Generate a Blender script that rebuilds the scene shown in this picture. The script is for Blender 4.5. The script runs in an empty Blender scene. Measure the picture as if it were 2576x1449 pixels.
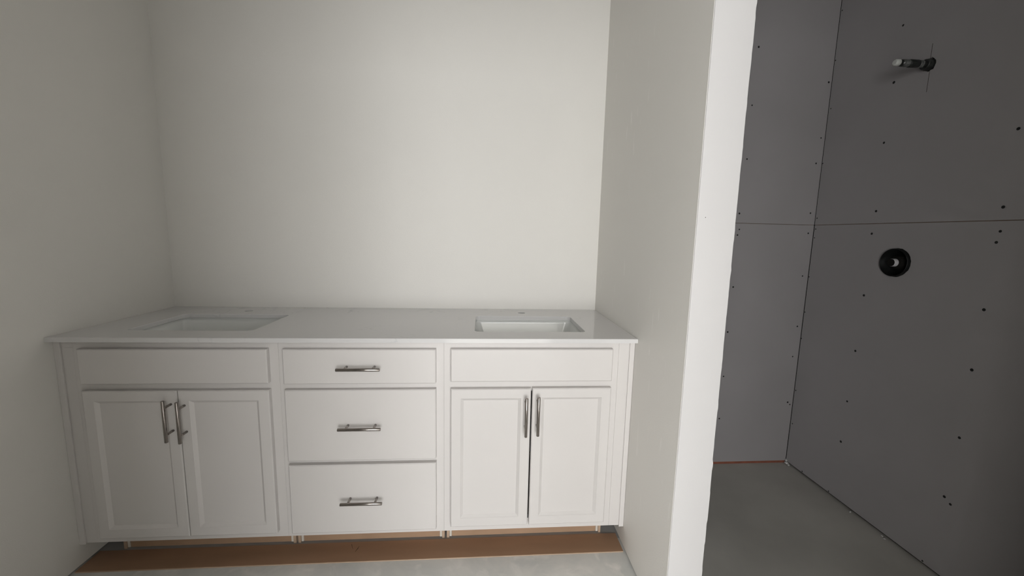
import bpy, bmesh, math, random
from mathutils import Vector, Matrix
from mathutils.geometry import tessellate_polygon

random.seed(7)
S = bpy.context.scene
COL = S.collection
PI = math.pi

# ------------------------------------------------------------------ camera
W = 1.988          # vanity alcove width, wall to wall
T = 0.1075         # thickness of the partition
XS = 3.103         # shower side wall
E = 0.8966         # how far the partition stands out from the back wall
HC = 0.849         # top of the countertop
ZB = 0.0865        # underside of the face frames
JZ = 1.296         # drywall joint height
CEIL = 2.62
DOORY = -2.16      # wall with the bathroom doorway, behind the camera
BEDY = -6.6        # far wall of the room behind

cam_d = bpy.data.cameras.new('camera')
cam = bpy.data.objects.new('camera', cam_d)
COL.objects.link(cam)
S.camera = cam
yaw, pitch, roll = -0.07649, -0.13436, 0.02255
fw = Vector((-math.sin(yaw)*math.cos(pitch), math.cos(yaw)*math.cos(pitch), math.sin(pitch)))
rt = Vector((math.cos(yaw), math.sin(yaw), 0))
up = rt.cross(fw)
r2 = math.cos(roll)*rt + math.sin(roll)*up
u2 = -math.sin(roll)*rt + math.cos(roll)*up
m = Matrix((r2, u2, -fw)).transposed().to_4x4()
m.translation = Vector((1.41916, -1.93796, 1.21678))
cam.matrix_world = m
cam_d.sensor_fit = 'HORIZONTAL'
cam_d.sensor_width = 36.0
cam_d.lens = 36.0*1004.6966/2576.0
cam_d.clip_start = 0.02

# ------------------------------------------------------------------ world, lights, exposure
w = bpy.data.worlds.new('world')
S.world = w
w.use_nodes = True
bg = w.node_tree.nodes['Background']
bg.inputs[0].default_value = (0.62, 0.74, 1.0, 1)
bg.inputs[1].default_value = 1.0

def area(name, loc, aim, sx, sy, power, color=(0.985, 0.995, 1.015)):
    d = bpy.data.lights.new(name, 'AREA')
    d.shape = 'RECTANGLE'; d.size = sx; d.size_y = sy
    d.energy = power; d.color = color
    o = bpy.data.objects.new(name, d)
    o.location = loc
    o.rotation_euler = (Vector(aim)-Vector(loc)).to_track_quat('-Z', 'Y').to_euler()
    COL.objects.link(o)
    return o

# daylight entering through the glazing of the room behind the camera
LIGHTS = [
    ('daylight_rear_far_left', (-1.2, BEDY+0.05, 1.1), (0, 1, 0), 1.4, 1.9, 112.0),
    ('daylight_rear_left', (0.25, BEDY+0.05, 1.1), (0, 1, 0), 1.4, 1.9, 68.0),
    ('daylight_rear_middle', (1.6, BEDY+0.05, 1.3), (0, 1, 0), 1.3, 2.3, 112.0),
    ('daylight_rear_right', (3.0, BEDY+0.05, 1.3), (0, 1, 0), 1.4, 2.3, 100.0),
]
for nm, loc, dr_, sx_, sy_, pw in LIGHTS:
    if pw > 0:
        area(nm, loc, Vector(loc)+Vector(dr_), sx_, sy_, pw)
S.view_settings.view_transform = 'Standard'
S.view_settings.look = 'None'
S.view_settings.exposure = 0.0
S.view_settings.gamma = 1.0
S.view_settings.use_curve_mapping = False

# ------------------------------------------------------------------ materials
def new_mat(name):
    m = bpy.data.materials.new(name); m.use_nodes = True
    nt = m.node_tree
    return m, nt, nt.nodes['Principled BSDF']

def painted(name, col, rough=0.6, spec=0.35, var=0.02, vscale=3.0, bump=0.0, bscale=200.0,
            metal=0.0, stretch=(1, 1, 1), coat=0.0):
    m, nt, b = new_mat(name)
    L = nt.links
    b.inputs['Roughness'].default_value = rough
    b.inputs['Specular IOR Level'].default_value = spec
    b.inputs['Metallic'].default_value = metal
    b.inputs['Coat Weight'].default_value = coat
    b.inputs['Coat Roughness'].default_value = 0.06
    tc = nt.nodes.new('ShaderNodeTexCoord')
    mp = nt.nodes.new('ShaderNodeMapping'); mp.inputs['Scale'].default_value = stretch
    L.new(tc.outputs['Object'], mp.inputs[0])
    n = nt.nodes.new('ShaderNodeTexNoise'); n.inputs['Scale'].default_value = vscale
    n.inputs['Detail'].default_value = 5
    L.new(mp.outputs[0], n.inputs['Vector'])
    r = nt.nodes.new('ShaderNodeValToRGB')
    r.color_ramp.elements[0].position = 0.3; r.color_ramp.elements[1].position = 0.7
    r.color_ramp.elements[0].color = tuple(c*(1-var) for c in col)+(1,)
    r.color_ramp.elements[1].color = tuple(min(1, c*(1+var)) for c in col)+(1,)
    L.new(n.outputs['Fac'], r.inputs[0]); L.new(r.outputs[0], b.inputs['Base Color'])
    if bump:
        n2 = nt.nodes.new('ShaderNodeTexNoise'); n2.inputs['Scale'].default_value = bscale
        n2.inputs['Detail'].default_value = 3
        L.new(mp.outputs[0], n2.inputs['Vector'])
        bp = nt.nodes.new('ShaderNodeBump'); bp.inputs['Strength'].default_value = bump
        bp.inputs['Distance'].default_value = 0.002
        L.new(n2.outputs['Fac'], bp.inputs['Height']); L.new(bp.outputs[0], b.inputs['Normal'])
    return m

M_WALL = painted('wall_paint', (0.81, 0.79, 0.75), 0.62, 0.3, 0.012, 2.0, 0.18, 260)
M_CEIL = painted('ceiling_paint', (0.8, 0.79, 0.76), 0.8, 0.2, 0.01)
M_CAB = painted('cabinet_white_paint', (0.70, 0.672, 0.652), 0.42, 0.4, 0.01, 4.0, 0.06, 90)
M_TRIM = painted('end_board_white', (0.72, 0.705, 0.70), 0.6, 0.3, 0.01, 3.0, 0.08, 200)
M_GYP = painted('grey_gypsum_paper', (0.33, 0.315, 0.318), 0.75, 0.2, 0.035, 2.5, 0.10, 300)
M_DARK = painted('dark_cavity', (0.012, 0.011, 0.010), 0.9, 0.1)
M_SCREW = painted('black_screw', (0.012, 0.012, 0.012), 0.5, 0.3)
M_PORC = painted('white_porcelain', (0.80, 0.81, 0.79), 0.06, 0.5, 0.005, 3, 0, 1, coat=0.6)
M_NICKEL = painted('brushed_nickel', (0.33, 0.30, 0.28), 0.21, 0.5, 0.06, 60, 0.05, 400, metal=1.0, stretch=(1, 1, 1))
M_GUARD = painted('black_plastic_guard', (0.004, 0.0045, 0.0045), 0.4, 0.35)
M_STEM = painted('pale_metal_stem', (0.50, 0.49, 0.51), 0.5, 0.5, 0.1, 60)
M_CHROME = painted('dull_chrome', (0.50, 0.50, 0.50), 0.2, 0.5, 0.03, 20, metal=1.0)
M_MDF = painted('raw_mdf', (0.41, 0.27, 0.175), 0.75, 0.25, 0.06, 12, 0.05, 300)
M_MDFEDGE = painted('raw_board_edge', (0.50, 0.37, 0.27), 0.8, 0.2, 0.06, 30)
M_KICKW = painted('white_cleat', (0.70, 0.65, 0.58), 0.5, 0.3, 0.02, 8)
M_BOARD = painted('brown_hardboard', (0.37, 0.225, 0.14), 0.6, 0.3, 0.09, 5, 0.05, 200, stretch=(0.6, 3, 1))
M_RED = painted('red_sill_membrane', (0.26, 0.095, 0.06), 0.6, 0.3, 0.2, 14)
M_STUD = painted('wood_plate', (0.16, 0.11, 0.08), 0.8, 0.2, 0.2, 20)
M_PLASTER = painted('plaster_crumb', (0.62, 0.61, 0.60), 0.9, 0.1, 0.05, 40)
M_PENCIL = painted('pencil_mark', (0.05, 0.035, 0.028), 0.8, 0.1)
M_THREAD = painted('sealed_thread', (0.12, 0.125, 0.12), 0.4, 0.5, 0.5, 90)
M_CAP = painted('white_tape', (0.55, 0.56, 0.53), 0.5, 0.3, 0.02, 30)
M_PIPE = painted('black_threaded_pipe', (0.02, 0.022, 0.02), 0.35, 0.5, 0.3, 60)

def quartz():
    m, nt, b = new_mat('white_quartz'); L = nt.links
    b.inputs['Roughness'].default_value = 0.07
    b.inputs['IOR'].default_value = 1.62
    b.inputs['Specular IOR Level'].default_value = 0.5
    tc = nt.nodes.new('ShaderNodeTexCoord')
    wv = nt.nodes.new('ShaderNodeTexNoise'); wv.inputs['Scale'].default_value = 5; wv.inputs['Detail'].default_value = 8
    wv.inputs['Distortion'].default_value = 1.6
    L.new(tc.outputs['Object'], wv.inputs['Vector'])
    s = nt.nodes.new('ShaderNodeMath'); s.operation = 'SUBTRACT'; s.inputs[1].default_value = 0.5
    a = nt.nodes.new('ShaderNodeMath'); a.operation = 'ABSOLUTE'
    L.new(wv.outputs['Fac'], s.inputs[0]); L.new(s.outputs[0], a.inputs[0])
    r = nt.nodes.new('ShaderNodeValToRGB')
    r.color_ramp.elements[0].position = 0.0; r.color_ramp.elements[0].color = (0.60, 0.595, 0.60, 1)
    r.color_ramp.elements[1].position = 0.016; r.color_ramp.elements[1].color = (0.715, 0.705, 0.70, 1)
    L.new(a.outputs[0], r.inputs[0])
    n2 = nt.nodes.new('ShaderNodeTexNoise'); n2.inputs['Scale'].default_value = 3
    L.new(tc.outputs['Object'], n2.inputs['Vector'])
    r3 = nt.nodes.new('ShaderNodeValToRGB'); r3.color_ramp.elements[0].position = 0.5; r3.color_ramp.elements[1].position = 0.62
    L.new(n2.outputs['Fac'], r3.inputs[0])
    mx = nt.nodes.new('ShaderNodeMix'); mx.data_type = 'RGBA'
    mx.inputs[6].default_value = (0.715, 0.705, 0.70, 1)
    L.new(r3.outputs[0], mx.inputs[0]); L.new(r.outputs[0], mx.inputs[7])
    L.new(mx.outputs[2], b.inputs['Base Color'])
    return m
M_QUARTZ = quartz()

def scuffed():
    # partition paint: wall paint with short pale vertical scuffs in the relief and sheen
    m, nt, b = new_mat('scuffed_wall_paint'); L = nt.links
    b.inputs['Roughness'].default_value = 0.55
    b.inputs['Specular IOR Level'].default_value = 0.3
    tc = nt.nodes.new('ShaderNodeTexCoord')
    mp = nt.nodes.new('ShaderNodeMapping'); mp.inputs['Scale'].default_value = (1, 10.0, 1.1)
    mp.inputs['Rotation'].default_value = (0.12, 0, 0)
    L.new(tc.outputs['Object'], mp.inputs[0])
    n = nt.nodes.new('ShaderNodeTexNoise'); n.inputs['Scale'].default_value = 7; n.inputs['Detail'].default_value = 2
    n.inputs['Distortion'].default_value = 0.4
    L.new(mp.outputs[0], n.inputs['Vector'])
    r = nt.nodes.new('ShaderNodeValToRGB'); r.color_ramp.elements[0].position = 0.665; r.color_ramp.elements[1].position = 0.71
    L.new(n.outputs['Fac'], r.inputs[0])
    big = nt.nodes.new('ShaderNodeTexNoise'); big.inputs['Scale'].default_value = 2.2
    L.new(tc.outputs['Object'], big.inputs['Vector'])
    rb = nt.nodes.new('ShaderNodeValToRGB'); rb.color_ramp.elements[0].position = 0.46; rb.color_ramp.elements[1].position = 0.60
    L.new(big.outputs['Fac'], rb.inputs[0])
    mu = nt.nodes.new('ShaderNodeMath'); mu.operation = 'MULTIPLY'
    L.new(r.outputs[0], mu.inputs[0]); L.new(rb.outputs[0], mu.inputs[1])
    mx = nt.nodes.new('ShaderNodeMix'); mx.data_type = 'RGBA'
    mx.inputs[6].default_value = (0.83, 0.81, 0.765, 1); mx.inputs[7].default_value = (0.93, 0.91, 0.87, 1)
    L.new(mu.outputs[0], mx.inputs[0]); L.new(mx.outputs[2], b.inputs['Base Color'])
    n2 = nt.nodes.new('ShaderNodeTexNoise'); n2.inputs['Scale'].default_value = 220; n2.inputs['Detail'].default_value = 3
    L.new(tc.outputs['Object'], n2.inputs['Vector'])
    ad = nt.nodes.new('ShaderNodeMath'); ad.operation = 'ADD'
    L.new(n2.outputs['Fac'], ad.inputs[0]); L.new(mu.outputs[0], ad.inputs[1])
    bp = nt.nodes.new('ShaderNodeBump'); bp.inputs['Strength'].default_value = 0.13; bp.inputs['Distance'].default_value = 0.002
    L.new(ad.outputs[0], bp.inputs['Height']); L.new(bp.outputs[0], b.inputs['Normal'])
    return m
M_SCUFF = scuffed()

def concrete():
    m, nt, b = new_mat('dusty_concrete'); L = nt.links
    b.inputs['Roughness'].default_value = 0.8
    b.inputs['Specular IOR Level'].default_value = 0.25
    tc = nt.nodes.new('ShaderNodeTexCoord')
    n = nt.nodes.new('ShaderNodeTexNoise'); n.inputs['Scale'].default_value = 3.2; n.inputs['Detail'].default_value = 9
    n.inputs['Roughness'].default_value = 0.62; n.inputs['Distortion'].default_value = 0.6
    L.new(tc.outputs['Object'], n.inputs['Vector'])
    r = nt.nodes.new('ShaderNodeValToRGB')
    r.color_ramp.elements[0].position = 0.36; r.color_ramp.elements[0].color = (0.60, 0.61, 0.59, 1)
    r.color_ramp.elements[1].position = 0.62; r.color_ramp.elements[1].color = (0.77, 0.75, 0.71, 1)
    L.new(n.outputs['Fac'], r.inputs[0])
    # pale drywall dust, thicker in front of the vanity
    n2 = nt.nodes.new('ShaderNodeTexNoise'); n2.inputs['Scale'].default_value = 11; n2.inputs['Detail'].default_value = 6
    n2.inputs['Distortion'].default_value = 1.2
    L.new(tc.outputs['Object'], n2.inputs['Vector'])
    r2 = nt.nodes.new('ShaderNodeValToRGB')
    r2.color_ramp.elements[0].position = 0.52; r2.color_ramp.elements[0].color = (0, 0, 0, 1)
    r2.color_ramp.elements[1].position = 0.75; r2.color_ramp.elements[1].color = (0.85, 0.85, 0.85, 1)
    L.new(n2.outputs['Fac'], r2.inputs[0])
    mx = nt.nodes.new('ShaderNodeMix'); mx.data_type = 'RGBA'
    mx.inputs[7].default_value = (0.86, 0.83, 0.79, 1)
    L.new(r2.outputs[0], mx.inputs[0]); L.new(r.outputs[0], mx.inputs[6])
    # slab under the cabinets: toe-space shade put into a darker bare-concrete colour
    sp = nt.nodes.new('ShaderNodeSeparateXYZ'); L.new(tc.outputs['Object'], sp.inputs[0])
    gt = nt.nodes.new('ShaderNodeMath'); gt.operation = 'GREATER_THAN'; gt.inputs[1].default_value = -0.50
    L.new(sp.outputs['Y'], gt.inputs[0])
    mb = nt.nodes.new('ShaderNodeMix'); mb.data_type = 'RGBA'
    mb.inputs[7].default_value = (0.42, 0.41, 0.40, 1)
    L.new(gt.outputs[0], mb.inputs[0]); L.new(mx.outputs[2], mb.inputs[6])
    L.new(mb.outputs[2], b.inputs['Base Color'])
    bp = nt.nodes.new('ShaderNodeBump'); bp.inputs['Strength'].default_value = 0.25; bp.inputs['Distance'].default_value = 0.003
    L.new(n2.outputs['Fac'], bp.inputs['Height']); L.new(bp.outputs[0], b.inputs['Normal'])
    return m
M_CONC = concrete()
M_CONC2 = painted('bare_shower_concrete', (0.52, 0.505, 0.47), 0.8, 0.2, 0.10, 3.0, 0.2, 40)

# ------------------------------------------------------------------ mesh helpers
def add_box(bm, x0, x1, y0, y1, z0, z1, bev=0.0):
    t = bmesh.new()
    vs = [t.verts.new((x, y, z)) for x in (x0, x1) for y in (y0, y1) for z in (z0, z1)]
    for f in ((0, 1, 3, 2), (4, 6, 7, 5), (0, 4, 5, 1), (2, 3, 7, 6), (0, 2, 6, 4), (1, 5, 7, 3)):
        t.faces.new([vs[i] for i in f])
    bmesh.ops.recalc_face_normals(t, faces=t.faces)
    if bev:
        bmesh.ops.bevel(t, geom=list(t.edges), offset=bev, segments=2, affect='EDGES', profile=0.5)
    me = bpy.data.meshes.new('tmp'); t.to_mesh(me); t.free()
    bm.from_mesh(me); bpy.data.meshes.remove(me)

def box_bm(*a, **k):
    bm = bmesh.new(); add_box(bm, *a, **k); return bm

def add_cyl(bm, p0, p1, r, seg=20, r1=None, cap=True, bev=0.0):
    p0, p1 = Vector(p0), Vector(p1)
    ax = (p1-p0).normalized()
    a = ax.orthogonal().normalized(); b = ax.cross(a)
    r1 = r if r1 is None else r1
    rings = []
    prof = [(0, r-bev), (bev, r), ((p1-p0).length-bev, r1), ((p1-p0).length, r1-bev)] if bev else [(0, r), ((p1-p0).length, r1)]
    for d, rr in prof:
        rings.append([bm.verts.new(p0+ax*d+(a*math.cos(2*PI*i/seg)+b*math.sin(2*PI*i/seg))*rr) for i in range(seg)])
    for A, B in zip(rings, rings[1:]):
        for i in range(seg):
            f = bm.faces.new((A[i], A[(i+1) % seg], B[(i+1) % seg], B[i])); f.smooth = True
    if cap:
        bm.faces.new(rings[0][::-1]); bm.faces.new(rings[-1])

def obj(name, bm, mat, parent=None):
    bmesh.ops.recalc_face_normals(bm, faces=bm.faces)
    me = bpy.data.meshes.new(name); bm.to_mesh(me); bm.free()
    o = bpy.data.objects.new(name, me); COL.objects.link(o)
    me.materials.append(mat)
    if parent is not None:
        o.parent = parent
        o.matrix_parent_inverse = Matrix.Identity(4)
        o.location = -world_loc(parent)
    return o

def world_loc(o):
    v = Vector(o.location)
    p = o.parent
    while p is not None:
        v += Vector(p.location); p = p.parent
    return v

def thing(name, label, cat, loc, group=None):
    o = bpy.data.objects.new(name, None); COL.objects.link(o)
    o.empty_display_size = 0.1
    o.location = loc
    o['label'] = label; o['category'] = cat
    if group: o['group'] = group
    return o

def tag(o, label, cat, group=None):
    o['label'] = label; o['category'] = cat
    if group: o['group'] = group
    return o

def struct(name, bm, mat, parent=None, label=None):
    o = obj(name, bm, mat, parent)
    if parent is None: o['kind'] = 'structure'
    if label: o['label'] = label
    return o

def rrect(x0, x1, y0, y1, r, seg=5):
    pts = []
    for cx, cy, a0 in ((x1-r, y1-r, 0), (x0+r, y1-r, 90), (x0+r, y0+r, 180), (x1-r, y0+r, 270)):
        for i in range(seg+1):
            a = math.radians(a0+90*i/seg)
            pts.append((cx+r*math.cos(a), cy+r*math.sin(a)))
    return pts

def circle(cx, cy, r, seg=24):
    return [(cx+r*math.cos(2*PI*i/seg), cy+r*math.sin(2*PI*i/seg)) for i in range(seg)]

def plate(loops_in, loops_out, d0, d1, ch, conv, bm=None):
    """flat plate between depths d0 (chamfered face) and d1; loops[0] outer, others holes.
    loops_in = loops of the face at d0 (chamfer inset), loops_out = full loops; conv(u, v, d) -> xyz"""
    bm = bm or bmesh.new()
    sgn = 1 if d1 > d0 else -1
    def mk(loops, d):
        return [[bm.verts.new(conv(u, v, d)) for u, v in lp] for lp in loops]
    A = mk(loops_in, d0)
    B = mk(loops_out, d0+sgn*ch) if ch else A
    Cc = mk(loops_out, d1)
    def fill(V, loops):
        flat = [v for lp in V for v in lp]
        tri = tessellate_polygon([[Vector((u, v, 0)) for u, v in lp] for lp in loops])
        for t in tri:
            try: bm.faces.new([flat[i] for i in t])
            except ValueError: pass
    fill(A, loops_in); fill(Cc, loops_out)
    for P, Q in (((A, B), (B, Cc)) if ch else ((A, Cc),)):
        for a, b in zip(P, Q):
            n = len(a)
            for i in range(n):
                bm.faces.new((a[i], a[(i+1) % n], b[(i+1) % n], b[i]))
    return bm

# ------------------------------------------------------------------ the room
fl = bmesh.new()
add_box(fl, -0.12, W+0.05, DOORY, 0.12, -0.05, 0.0)
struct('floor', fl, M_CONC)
fl2 = bmesh.new()
add_box(fl2, W+0.05, XS+0.22, DOORY, 0.12, -0.05, 0.0)
struct('floor_shower', fl2, M_CONC2)
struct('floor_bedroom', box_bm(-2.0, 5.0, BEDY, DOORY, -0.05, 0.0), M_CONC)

# alcove walls: sheetrock stops short of the slab, with the wood plate showing in the slot
wb = struct('wall_back', box_bm(-0.12, W+0.03, 0.0, 0.12, 0.0, CEIL), M_WALL)
wl = struct('wall_left', box_bm(-0.12, 0.0, DOORY, 0.0, 0.008, CEIL), M_WALL)
obj('sole_plate', box_bm(-0.11, -0.012, DOORY+0.01, 0.0, 0.0, 0.0085), M_STUD, wl)

wp = struct('wall_partition', box_bm(W, W+T-0.0008, -E, 0.0, 0.008, CEIL), M_SCUFF)
obj('sole_plate', box_bm(W+0.012, W+T-0.012, -E+0.012, -0.01, 0.0, 0.0085), M_STUD, wp)
# white end board of the partition, its shower edge ragged with joint compound
random.seed(3)
eb = bmesh.new()
zs = [0.004+i*0.012 for i in range(int((CEIL-0.01)/0.012))]
prevs = None
def lump(z, k=[0.0, 0]):
    if k[1] <= 0:
        k[0] = random.choice([0, 0, 0, 0.0006, 0.0012, 0.0022]); k[1] = random.randint(1, 7)
    k[1] -= 1
    low = 1.0 if z < 1.0 else 0.55
    return k[0]*low+random.uniform(0, 0.0005)
for z in zs:
    e = W+T+lump(z)
    ring = [eb.verts.new(p) for p in ((W+0.0005, -E+0.0005, z), (W+0.0015, -E-0.003, z), (e, -E-0.003, z), (e-0.001, -E+0.010, z))]
    if prevs:
        for i in range(4):
            eb.faces.new((prevs[i], prevs[(i+1) % 4], ring[(i+1) % 4], ring[i]))
    else: eb.faces.new(ring[::-1])
    prevs = ring
eb.faces.new(prevs)
obj('end_board', eb, M_TRIM, wp)
nh = bmesh.new()
add_cyl(nh, (2.0110, -E-0.0028, 1.2720), (2.0110, -E-0.0034, 1.2720), 0.0011, 8)
obj('nail_hole', nh, M_SCREW, wp)
# grey board on the shower side of the partition
obj('gypsum_board', box_bm(W+T-0.001, W+T, -E+0.012, -0.002, 0.014, CEIL), M_GYP, wp)

# shower walls: plywood-dark stud wall behind, grey gypsum boards in front
def board_back(x0, x1, z0, z1):
    return box_bm(x0, x1, -0.0, 0.012, z0, z1, bev=0.0012)
sb = struct('wall_shower_back', box_bm(W+T+0.001, XS+0.22, 0.0125, 0.12, 0.0, CEIL), M_DARK)
b1 = obj('gypsum_board', board_back(W+T+0.002, XS-0.0005, 0.013, JZ-0.001), M_GYP, sb)
b2 = obj('gypsum_board', board_back(W+T+0.002, XS-0.0005, JZ+0.001, CEIL), M_GYP, sb)
obj('sill_membrane', box_bm(W+T+0.002, XS-0.004, 0.002, 0.013, 0.0, 0.0125), M_RED, sb, )
sr = struct('wall_right', box_bm(XS+0.095, XS+0.22, DOORY, 0.012, 0.0, CEIL), M_DARK)
obj('sole_plate', box_bm(XS+0.016, XS+0.09, DOORY+0.9, -0.0, 0.0, 0.03), M_DARK, sr)  # dark strip added, its colour carries the shade in the gap below the boards
CY, CZ, CR = -0.428, 1.136, 0.0585
PY, PZ = -0.442, 1.889
def conv_r(u, v, d): return (XS+d, u, v)
def jit(pts, a):
    return [(x+random.uniform(-a, a), y+random.uniform(-a, a)) for x, y in pts]
y0b, y1b = DOORY+0.9, -0.0018
obj('backing_strip', box_bm(W+T+0.003, XS-0.002, 0.0022, 0.0118, JZ-0.0009, JZ+0.0009), M_STUD, sb)
obj('backing_strip', box_bm(XS+0.0024, XS+0.0118, y0b, y1b-0.001, JZ-0.0011, JZ+0.0011), M_STUD, sr)
hole1 = jit(circle(CY, CZ, CR, 40), 0.0010)
lo = plate([[(y0b+.001, 0.014), (y1b-.001, 0.014), (y1b-.001, JZ-0.0021), (y0b+.001, JZ-0.0021)], hole1],
           [[(y0b, 0.013), (y1b, 0.013), (y1b, JZ-0.0012), (y0b, JZ-0.0012)], hole1], 0.0, 0.0125, 0.001, conv_r)
b3 = obj('gypsum_board', lo, M_GYP, sr)
y1b = -0.0007
hole2 = jit(circle(PY, PZ, 0.0245, 20), 0.0022)
hi = plate([[(y0b+.001, JZ+0.0021), (y1b-.001, JZ+0.0021), (y1b-.001, CEIL), (y0b+.001, CEIL)], hole2],
           [[(y0b, JZ+0.0012), (y1b, JZ+0.0012), (y1b, CEIL), (y0b, CEIL)], hole2], 0.0, 0.0125, 0.001, conv_r)
b4 = obj('gypsum_board', hi, M_GYP, sr)
BACK = [(2.714, 2.121), (2.709, 1.858), (2.71, 1.607), (3.087, 1.981), (3.082, 1.721), (3.072, 1.599), (2.698, 1.344), (3.074, 1.355), (2.706, 1.265), (2.699, 1.237), (3.075, 1.254), (3.072, 1.035), (2.703, 0.973), (2.697, 0.737), (3.077, 0.769), (3.071, 0.605), (2.698, 0.497), (3.074, 0.35), (3.088, 0.337), (2.697, 0.262)]
RIGHT = [(-0.009, 2.299), (-0.006, 2.079), (-0.013, 1.856), (-0.005, 1.599), (-0.011, 1.33), (-0.011, 1.276), (-0.01, 1.232), (-0.006, 1.032), (-0.007, 0.847), (-0.005, 0.705), (-0.01, 0.421), (-0.015, 0.235), (-0.317, 2.087), (-0.312, 1.871), (-0.306, 1.633), (-0.741, 1.582), (-0.314, 1.349), (-0.739, 1.339), (-0.309, 1.253), (-0.743, 1.261), (-0.738, 1.225), (-0.313, 0.983), (-0.738, 1.0), (-0.31, 0.729), (-0.735, 0.789), (-0.305, 0.488), (-0.735, 0.541), (-0.302, 0.289), (-0.723, 0.307), (-0.744, 0.292), (-0.275, 0.019), (-0.114, 0.020), (-0.692, 0.020)]
def screw_mesh(axis):
    bm = bmesh.new()
    n = Vector((0, -1, 0)) if axis == 'y' else Vector((-1, 0, 0))
    add_cyl(bm, (0, 0, 0), tuple(n*0.0006), 0.0046, 10, 0.0040)
    me = bpy.data.meshes.new('screw'); bm.to_mesh(me); bm.free(); me.materials.append(M_SCREW)
    return me
SMY, SMX = screw_mesh('y'), screw_mesh('x')
def screw(me, parent, loc, s):
    o = bpy.data.objects.new('screw', me); COL.objects.link(o)
    o.parent = parent; o.location = Vector(loc)-world_loc(parent); o.scale = (s, s, s)
for x, z in BACK: screw(SMY, b2 if z > JZ else b1, (x, 0, z), random.uniform(0.8, 1.1))
for y, z in RIGHT: screw(SMX, b4 if z > JZ else b3, (XS, y, z), random.uniform(0.6, 0.8) if y > -0.02 or z < 0.03 else random.uniform(0.95, 1.25))
# pencil cross around the pipe hole
pm = bmesh.new()
add_box(pm, XS-0.0003, XS+0.0002, PY-0.0012, PY+0.0002, PZ+0.022, PZ+0.075)
add_box(pm, XS-0.0003, XS+0.0002, PY-0.0050, PY-0.0036, PZ-0.10, PZ-0.022)
obj('pencil_line', pm, M_PENCIL, b4)
# plaster crumbs where the boards meet at the floor
cr = bmesh.new()
for (x, y, z, r) in ((XS-0.010, -0.020, 0.010, 0.013), (XS-0.012, -0.036, 0.008, 0.009), (XS-0.004, -0.008, 0.020, 0.012),
                     (XS-0.006, -0.40, 0.004, 0.007), (XS-0.006, -0.545, 0.004, 0.006), (XS-0.012, -0.56, 0.003, 0.005)):
    mtx = Matrix.Translation((x, y, z)) @ Matrix.Rotation(random.random()*3, 4, 'Z') @ Matrix.Diagonal((r, r*0.6, r*0.55, 1))
    bmesh.ops.create_icosphere(cr, subdivisions=1, radius=1, matrix=mtx)
c_o = obj('plaster_crumbs', cr, M_PLASTER, sr); c_o['kind'] = 'stuff'

# walls, ceiling and doorway out of view, which shape the light
struct('shower_light_blocker', box_bm(2.72, XS+0.01, -1.35, -1.24, 0.0, CEIL), M_WALL)  # unseen wall added to hold light back from the shower
struct('ceiling', box_bm(-2.0, 5.0, BEDY, 0.12, CEIL, CEIL+0.1), M_CEIL)
DX0, DX1 = 1.15, 1.95
dw = bmesh.new()
add_box(dw, -0.12, DX0, DOORY-0.12, DOORY, 0, CEIL)
add_box(dw, DX1, XS+0.22, DOORY-0.12, DOORY, 0, CEIL)
add_box(dw, DX0, DX1, DOORY-0.12, DOORY, 2.1, CEIL)
struct('wall_front', dw, M_WALL)
bw = bmesh.new()
add_box(bw, -2.1, 5.1, BEDY-0.1, BEDY, 0, CEIL)
struct('wall_bedroom_rear', bw, M_WALL)
struct('wall_bedroom_left', box_bm(-2.1, -2.0, BEDY, DOORY, 0, CEIL), M_WALL)
struct('wall_bedroom_right', box_bm(5.0, 5.1, BEDY, DOORY, 0, CEIL), M_WALL)
bb = bmesh.new()
add_box(bb, -2.0, -0.12, DOORY-0.12, DOORY, 0, CEIL)
add_box(bb, XS+0.12, 5.0, DOORY-0.12, DOORY, 0, CEIL)
struct('wall_bedroom_front', bb, M_WALL)

# ------------------------------------------------------------------ valve and pipe stub in the shower wall
v = thing('shower_valve', 'round black valve guard with short metal stem, midway up grey shower wall', 'valve', (XS, CY, CZ))
GR, GP = 0.0565, 0.013
def lathe_x(bm, prof, cy, cz, seg=40, close=False):
    rings = []
    for x, r in prof:
        rings.append([bm.verts.new((x, cy+r*math.cos(2*PI*i/seg), cz+r*math.sin(2*PI*i/seg))) for i in range(seg)])
    for A, B in zip(rings, rings[1:]):
        for i in range(seg):
            f = bm.faces.new((A[i], A[(i+1) % seg], B[(i+1) % seg], B[i])); f.smooth = True
    if close: bm.faces.new(rings[-1])
hb = bmesh.new()
lathe_x(hb, [(XS+0.06, GR), (XS-GP+0.001, GR), (XS-GP, GR-0.001), (XS-GP, GR-0.002), (XS-GP+0.001, GR-0.003), (XS+0.034, GR-0.004), (XS+0.036, 0.02)], CY, CZ, 40, True)
obj('guard_cup', hb, M_GUARD, v)
vb = bmesh.new()
lathe_x(vb, [(XS+0.036, 0.030), (XS+0.004, 0.027), (XS-0.002, 0.023), (XS-0.004, 0.0172)], CY, CZ, 32, True)
obj('valve_body', vb, M_DARK, v)
st = bmesh.new()
lathe_x(st, [(XS+0.016, 0.0165), (XS-0.019, 0.0155), (XS-0.021, 0.0140)], CY, CZ, 32, True)
obj('stem', st, M_STEM, v)
sc = bmesh.new()
lathe_x(sc, [(XS-0.0205, 0.0148), (XS-0.0225, 0.0145), (XS-0.0235, 0.0135)], CY, CZ, 32, True)
obj('stem_cap', sc, M_DARK, v)

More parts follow.
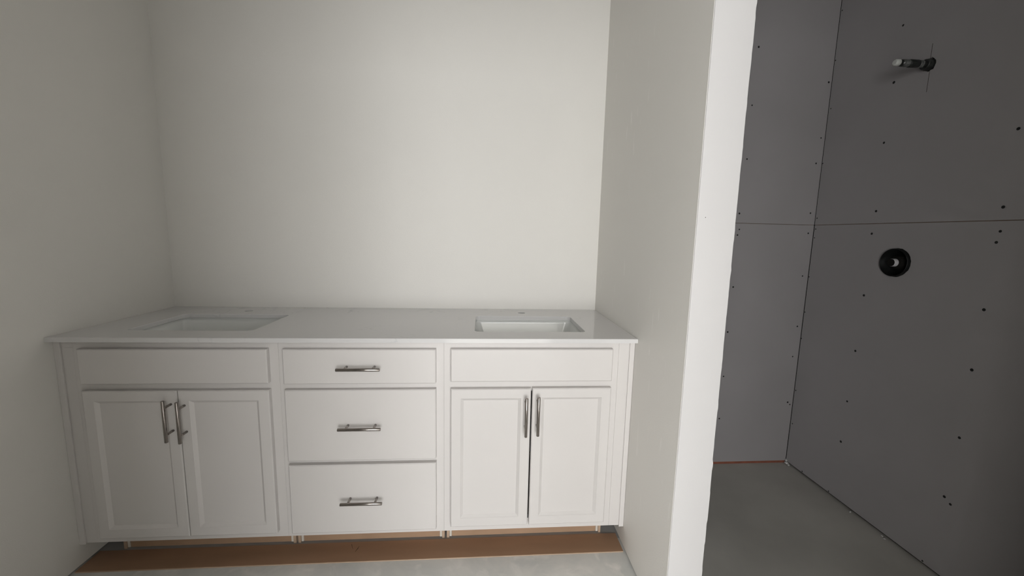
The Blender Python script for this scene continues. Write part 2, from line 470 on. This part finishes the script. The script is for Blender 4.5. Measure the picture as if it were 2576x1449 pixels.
p = thing('shower_pipe_stub', 'black pipe stub with white taped tip poking out of shower wall', 'pipe', (XS, PY, PZ))
hb = bmesh.new()
add_cyl(hb, (XS+0.013, PY, PZ), (XS+0.055, PY, PZ), 0.030, 20, cap=False)
add_cyl(hb, (XS+0.054, PY, PZ), (XS+0.056, PY, PZ), 0.030, 20)
obj('black_collar', hb, M_DARK, p)
pb = bmesh.new()
L0 = XS-0.135
add_cyl(pb, (L0+0.018, PY, PZ), (XS+0.05, PY, PZ), 0.0118, 20)
add_cyl(pb, (XS-0.022, PY, PZ-0.001), (XS+0.01, PY, PZ-0.001), 0.0190, 20, 0.0205, bev=0.002)
add_cyl(pb, (XS-0.085, PY, PZ), (XS-0.050, PY, PZ), 0.0142, 20, bev=0.0015)
obj('pipe', pb, M_PIPE, p)
for x0_, n_, r_ in ((XS-0.112, 5, 0.0132), (XS-0.046, 3, 0.0136)):
    th = bmesh.new()
    for k in range(n_):
        add_cyl(th, (x0_+k*0.005, PY, PZ), (x0_+k*0.005+0.0025, PY, PZ), r_-0.0012, 16, r_)
        add_cyl(th, (x0_+k*0.005+0.0025, PY, PZ), (x0_+k*0.005+0.005, PY, PZ), r_, 16, r_-0.0012)
    obj('thread', th, M_THREAD, p)
cp = bmesh.new()
add_cyl(cp, (XS-0.144, PY, PZ), (XS-0.122, PY, PZ), 0.0118, 20, bev=0.004)
obj('taped_tip', cp, M_CAP, p)

# ------------------------------------------------------------------ vanity cabinets
FY = -0.535          # front plane of the face frames
DY = -0.556          # front plane of doors and drawer fronts
TOEY = -0.46

def front_slab(x0, x1, z0, z1):
    conv = lambda u, v, d: (u, d, v)
    e = 0.0032
    lin = [[(x0+e, z0+e), (x1-e, z0+e), (x1-e, z1-e), (x0+e, z1-e)]]
    lout = [[(x0, z0), (x1, z0), (x1, z1), (x0, z1)]]
    return plate(lin, lout, DY, FY-0.0015, 0.0030, conv)

def door_mesh(x0, x1, z0, z1):
    # frame and recessed centre panel joined by a sloped bead
    bm = bmesh.new()
    e = 0.0032
    def ring(ix, d):
        return [bm.verts.new((a, d, b)) for a, b in ((x0+ix, z0+ix), (x1-ix, z0+ix), (x1-ix, z1-ix), (x0+ix, z1-ix))]
    st = 0.0355
    prof = [(0.0, FY-0.0015), (0.0, DY+0.003), (e, DY), (st, DY), (st+0.0015, DY+0.0018), (st+0.0085, DY+0.0075), (st+0.0105, DY+0.0092)]
    rings = [ring(*q) for q in prof]
    bm.faces.new(rings[0])
    for A, B in zip(rings, rings[1:]):
        for i in range(4): bm.faces.new((A[i], A[(i+1) % 4], B[(i+1) % 4], B[i]))
    bm.faces.new(rings[-1])
    return bm

def bar_pull(cx, cz, vertical, parent):
    bm = bmesh.new()
    hl, post, yb = 0.0735, 0.0475, -0.590
    if vertical:
        add_cyl(bm, (cx, yb, cz-hl), (cx, yb, cz+hl), 0.0056, 20, bev=0.0008)
        for s in (-1, 1): add_cyl(bm, (cx, yb, cz+s*post), (cx, DY+0.0005, cz+s*post), 0.0042, 14)
    else:
        add_cyl(bm, (cx-hl, yb, cz), (cx+hl, yb, cz), 0.0056, 20, bev=0.0008)
        for s in (-1, 1): add_cyl(bm, (cx+s*post, yb, cz), (cx+s*post, DY+0.0005, cz), 0.0042, 14)
    return obj('handle', bm, M_NICKEL, parent)

def carcass(t, x0, x1, fx0, fx1, tx0, tx1, drawers=False, rails=()):
    """x0..x1 cabinet, face frame openings between fx0..fx1"""
    ff = bmesh.new()
    z1 = HC-0.0165
    add_box(ff, x0, fx0, FY, FY+0.019, ZB, z1)
    add_box(ff, fx1, x1, FY, FY+0.019, ZB, z1)
    for a, b in rails: add_box(ff, fx0, fx1, FY, FY+0.019, a, b)
    obj('face_frame', ff, M_CAB, t)
    for a, b in ((x0+0.002, x0+0.014), (x1-0.014, x1-0.002)):
        obj('side_panel', box_bm(a, b, FY+0.0195, -0.012, ZB, z1-0.001), M_CAB, t)
    obj('bottom_panel', box_bm(x0+0.0145, x1-0.0145, FY+0.0195, -0.012, ZB, ZB+0.014), M_MDF, t)
    # toe space: raw side ends down to the slab, white cleats, raw kick board held off the floor
    for a, b in ((tx0, tx0+0.010), (tx1-0.010, tx1)):
        obj('side_foot', box_bm(a, b, TOEY-0.007, -0.03, 0.0, ZB-0.0005), M_MDFEDGE, t)
    for a, b in ((tx0+0.0105, tx0+0.0195), (tx1-0.0195, tx1-0.0105)):
        o = obj('cleat', box_bm(a, b, TOEY-0.004, TOEY+0.012, 0.004, ZB-0.0005, bev=0.001), M_KICKW, t)
    obj('toe_kick', box_bm(tx0+0.020, tx1-0.020, TOEY-0.001, TOEY+0.012, 0.003, ZB-0.0005), M_MDF, t)

ZT, ZBO = 0.807, 0.114
# left sink cabinet
X0, X1 = 0.0555, 0.7165
c1 = thing('vanity_cabinet', 'white two-door sink cabinet at the dim left end, against the left wall', 'cabinet', (0.386, -0.27, 0), 'white cabinets of the double vanity')
carcass(c1, X0, X1, 0.105, 0.667, 0.080, 0.7085, rails=((ZB, 0.130), (0.645, 0.700), (0.785, HC-0.0165)))
obj('false_front', front_slab(0.0835, 0.6865, 0.685, ZT), M_CAB, c1)
d = obj('door', door_mesh(0.0835, 0.3845, ZBO, 0.661), M_CAB, c1); bar_pull(0.364, 0.566, True, d)
d = obj('door', door_mesh(0.3870, 0.6865, ZBO, 0.661), M_CAB, c1); bar_pull(0.4075, 0.561, True, d)
# drawer cabinet
c2 = thing('vanity_cabinet', 'white three-drawer cabinet with horizontal bar pulls, between the sink cabinets', 'cabinet', (1.0, -0.27, 0), 'white cabinets of the double vanity')
carcass(c2, 0.7170, 1.2870, 0.757, 1.241, 0.7165, 1.283, rails=((ZB, 0.125), (0.365, 0.41), (0.645, 0.70), (0.785, HC-0.0165)))
for (a, b, hz, hx) in ((0.6815, ZT, 0.745, 1.0005), (0.394, 0.660, 0.529, 0.999), (0.110, 0.378, 0.2465, 0.998)):
    d = obj('drawer', front_slab(0.7375, 1.2600, a, b), M_CAB, c2)
    bar_pull(hx, hz, False, d)
# right sink cabinet
c3 = thing('vanity_cabinet', 'brightly lit white two-door sink cabinet at the right end, beside the partition', 'cabinet', (1.607, -0.27, 0), 'white cabinets of the double vanity')
carcass(c3, 1.2875, 1.9290, 1.335, 1.881, 1.2915, 1.921, rails=((ZB, 0.130), (0.645, 0.702), (0.787, HC-0.0165)))
obj('false_front', front_slab(1.3130, 1.9020, 0.687, ZT+0.001), M_CAB, c3)
d = obj('door', door_mesh(1.3130, 1.6035, ZBO+0.002, 0.660), M_CAB, c3); bar_pull(1.5845, 0.5645, True, d)
d = obj('door', door_mesh(1.6090, 1.9025, ZBO+0.002, 0.661), M_CAB, c3); bar_pull(1.628, 0.568, True, d)

# filler strips with scribe mouldings at both ends
f1 = thing('filler_strip', 'narrow white filler strip between left wall and left sink cabinet', 'filler strip', (0.028, -0.53, ZB))
obj('strip', box_bm(0.0005, 0.0552, FY, FY+0.019, ZB, HC-0.0165), M_CAB, f1)
obj('scribe_moulding', box_bm(0.0005, 0.0205, FY-0.006, FY-0.0002, ZB-0.003, HC-0.0165, bev=0.0012), M_CAB, f1)
f2 = thing('filler_strip', 'narrow white filler strip between right sink cabinet and partition wall', 'filler strip', (1.958, -0.53, ZB))
obj('strip', box_bm(1.9295, W-0.0008, FY, FY+0.019, ZB, HC-0.0165), M_CAB, f2)
obj('scribe_moulding', box_bm(1.9690, W-0.0008, FY-0.006, FY-0.0002, ZB-0.003, HC-0.0165, bev=0.0012), M_CAB, f2)

# ------------------------------------------------------------------ countertop and sinks
SINKS = ((0.163, 0.592, 0.378), (1.395, 1.822, 1.608))
SY0, SY1 = -0.461, -0.172
ch = 0.0012
def loops(i):
    out = [[(0.0005+i, -0.565+i), (W-0.0005-i, -0.565+i), (W-0.0005-i, -0.0005-i), (0.0005+i, -0.0005-i)]]
    for a, b, h in SINKS:
        out.append(rrect(a-i, b+i, SY0-i, SY1+i, 0.018+i))
        out.append(circle(h, -0.092, 0.0165+i, 20))
    return out
ct = plate(loops(ch), loops(0), HC, HC-0.0155, ch, lambda u, v, d: (u, v, d))
cto = obj('countertop', ct, M_QUARTZ)
tag(cto, 'white faintly veined stone countertop with two sink cut-outs, wall to wall', 'countertop')

def sink(x0, x1, label):
    cx = (x0+x1)/2
    t = thing('undermount_sink', label, 'sink', (cx, (SY0+SY1)/2, HC-0.16), 'undermount sinks of the double vanity')
    bm = bmesh.new()
    zt = HC-0.0165
    prof = [(-0.020, zt-0.006, 0.03), (-0.020, zt, 0.03), (0.0005, zt, 0.02), (-0.0035, zt-0.002, 0.024), (0.001, zt-0.016, 0.024), (0.007, zt-0.038, 0.025),
            (0.015, zt-0.062, 0.027), (0.025, zt-0.088, 0.030), (0.037, zt-0.110, 0.036), (0.052, zt-0.124, 0.04), (0.075, zt-0.132, 0.04), (0.115, zt-0.136, 0.02)]
    rings = []
    for ins, z, r in prof:
        rings.append([bm.verts.new((x, y, z)) for x, y in rrect(x0+ins, x1-ins, SY0+ins, SY1-ins, r, 6)])
    for A, B in zip(rings, rings[1:]):
        n = len(A)
        for i in range(n):
            f = bm.faces.new((A[i], A[(i+1) % n], B[(i+1) % n], B[i])); f.smooth = True
    bm.faces.new(rings[-1])
    b = obj('basin', bm, M_PORC, t)
    so = b.modifiers.new('thickness', 'SOLIDIFY'); so.thickness = 0.008; so.offset = -1
    dr = bmesh.new()
    yc = (SY0+SY1)/2
    add_cyl(dr, (cx, yc, zt-0.1365), (cx, yc, zt-0.1335), 0.024, 24, bev=0.0006)
    obj('drain', dr, M_CHROME, t)
    return t
sink(SINKS[0][0], SINKS[0][1], 'white rectangular undermount sink in the shaded left half of the countertop')
sink(SINKS[1][0], SINKS[1][1], 'white rectangular undermount sink with a bright reflection, right half of countertop')

# ------------------------------------------------------------------ loose board on the floor
bo = thing('kick_board', 'brown hardboard strip lying flat on concrete in front of the vanity', 'board', (0.99, -0.525, 0))
kb = bmesh.new()
n = 24
for i in range(n):
    pass
add_box(kb, 0.004, 1.981, -0.572, -0.477, 0.0004, 0.0042, bev=0.0004)
obj('board', kb, M_BOARD, bo)
ke = bmesh.new()
add_box(ke, 0.0045, 1.9805, -0.5735, -0.5722, 0.0006, 0.0041)
obj('raw_edge', ke, M_MDFEDGE, bo)
mk = bmesh.new()
def stroke(bm, a, b, wd, z=0.00435):
    a, b = Vector(a), Vector(b)
    n_ = (b-a).orthogonal() if False else Vector((-(b-a).y, (b-a).x)).normalized()*wd
    q = [bm.verts.new((p_.x, p_.y, z)) for p_ in (a-n_, a+n_, b+n_*0.4, b-n_*0.4)]
    bm.faces.new(q)
stroke(mk, (0.926, -0.489), (0.938, -0.513), 0.0008)
stroke(mk, (0.957, -0.507), (0.951, -0.528), 0.0013)
stroke(mk, (0.958, -0.500), (0.957, -0.509), 0.0007)
obj('pencil_mark', mk, M_PENCIL, bo)
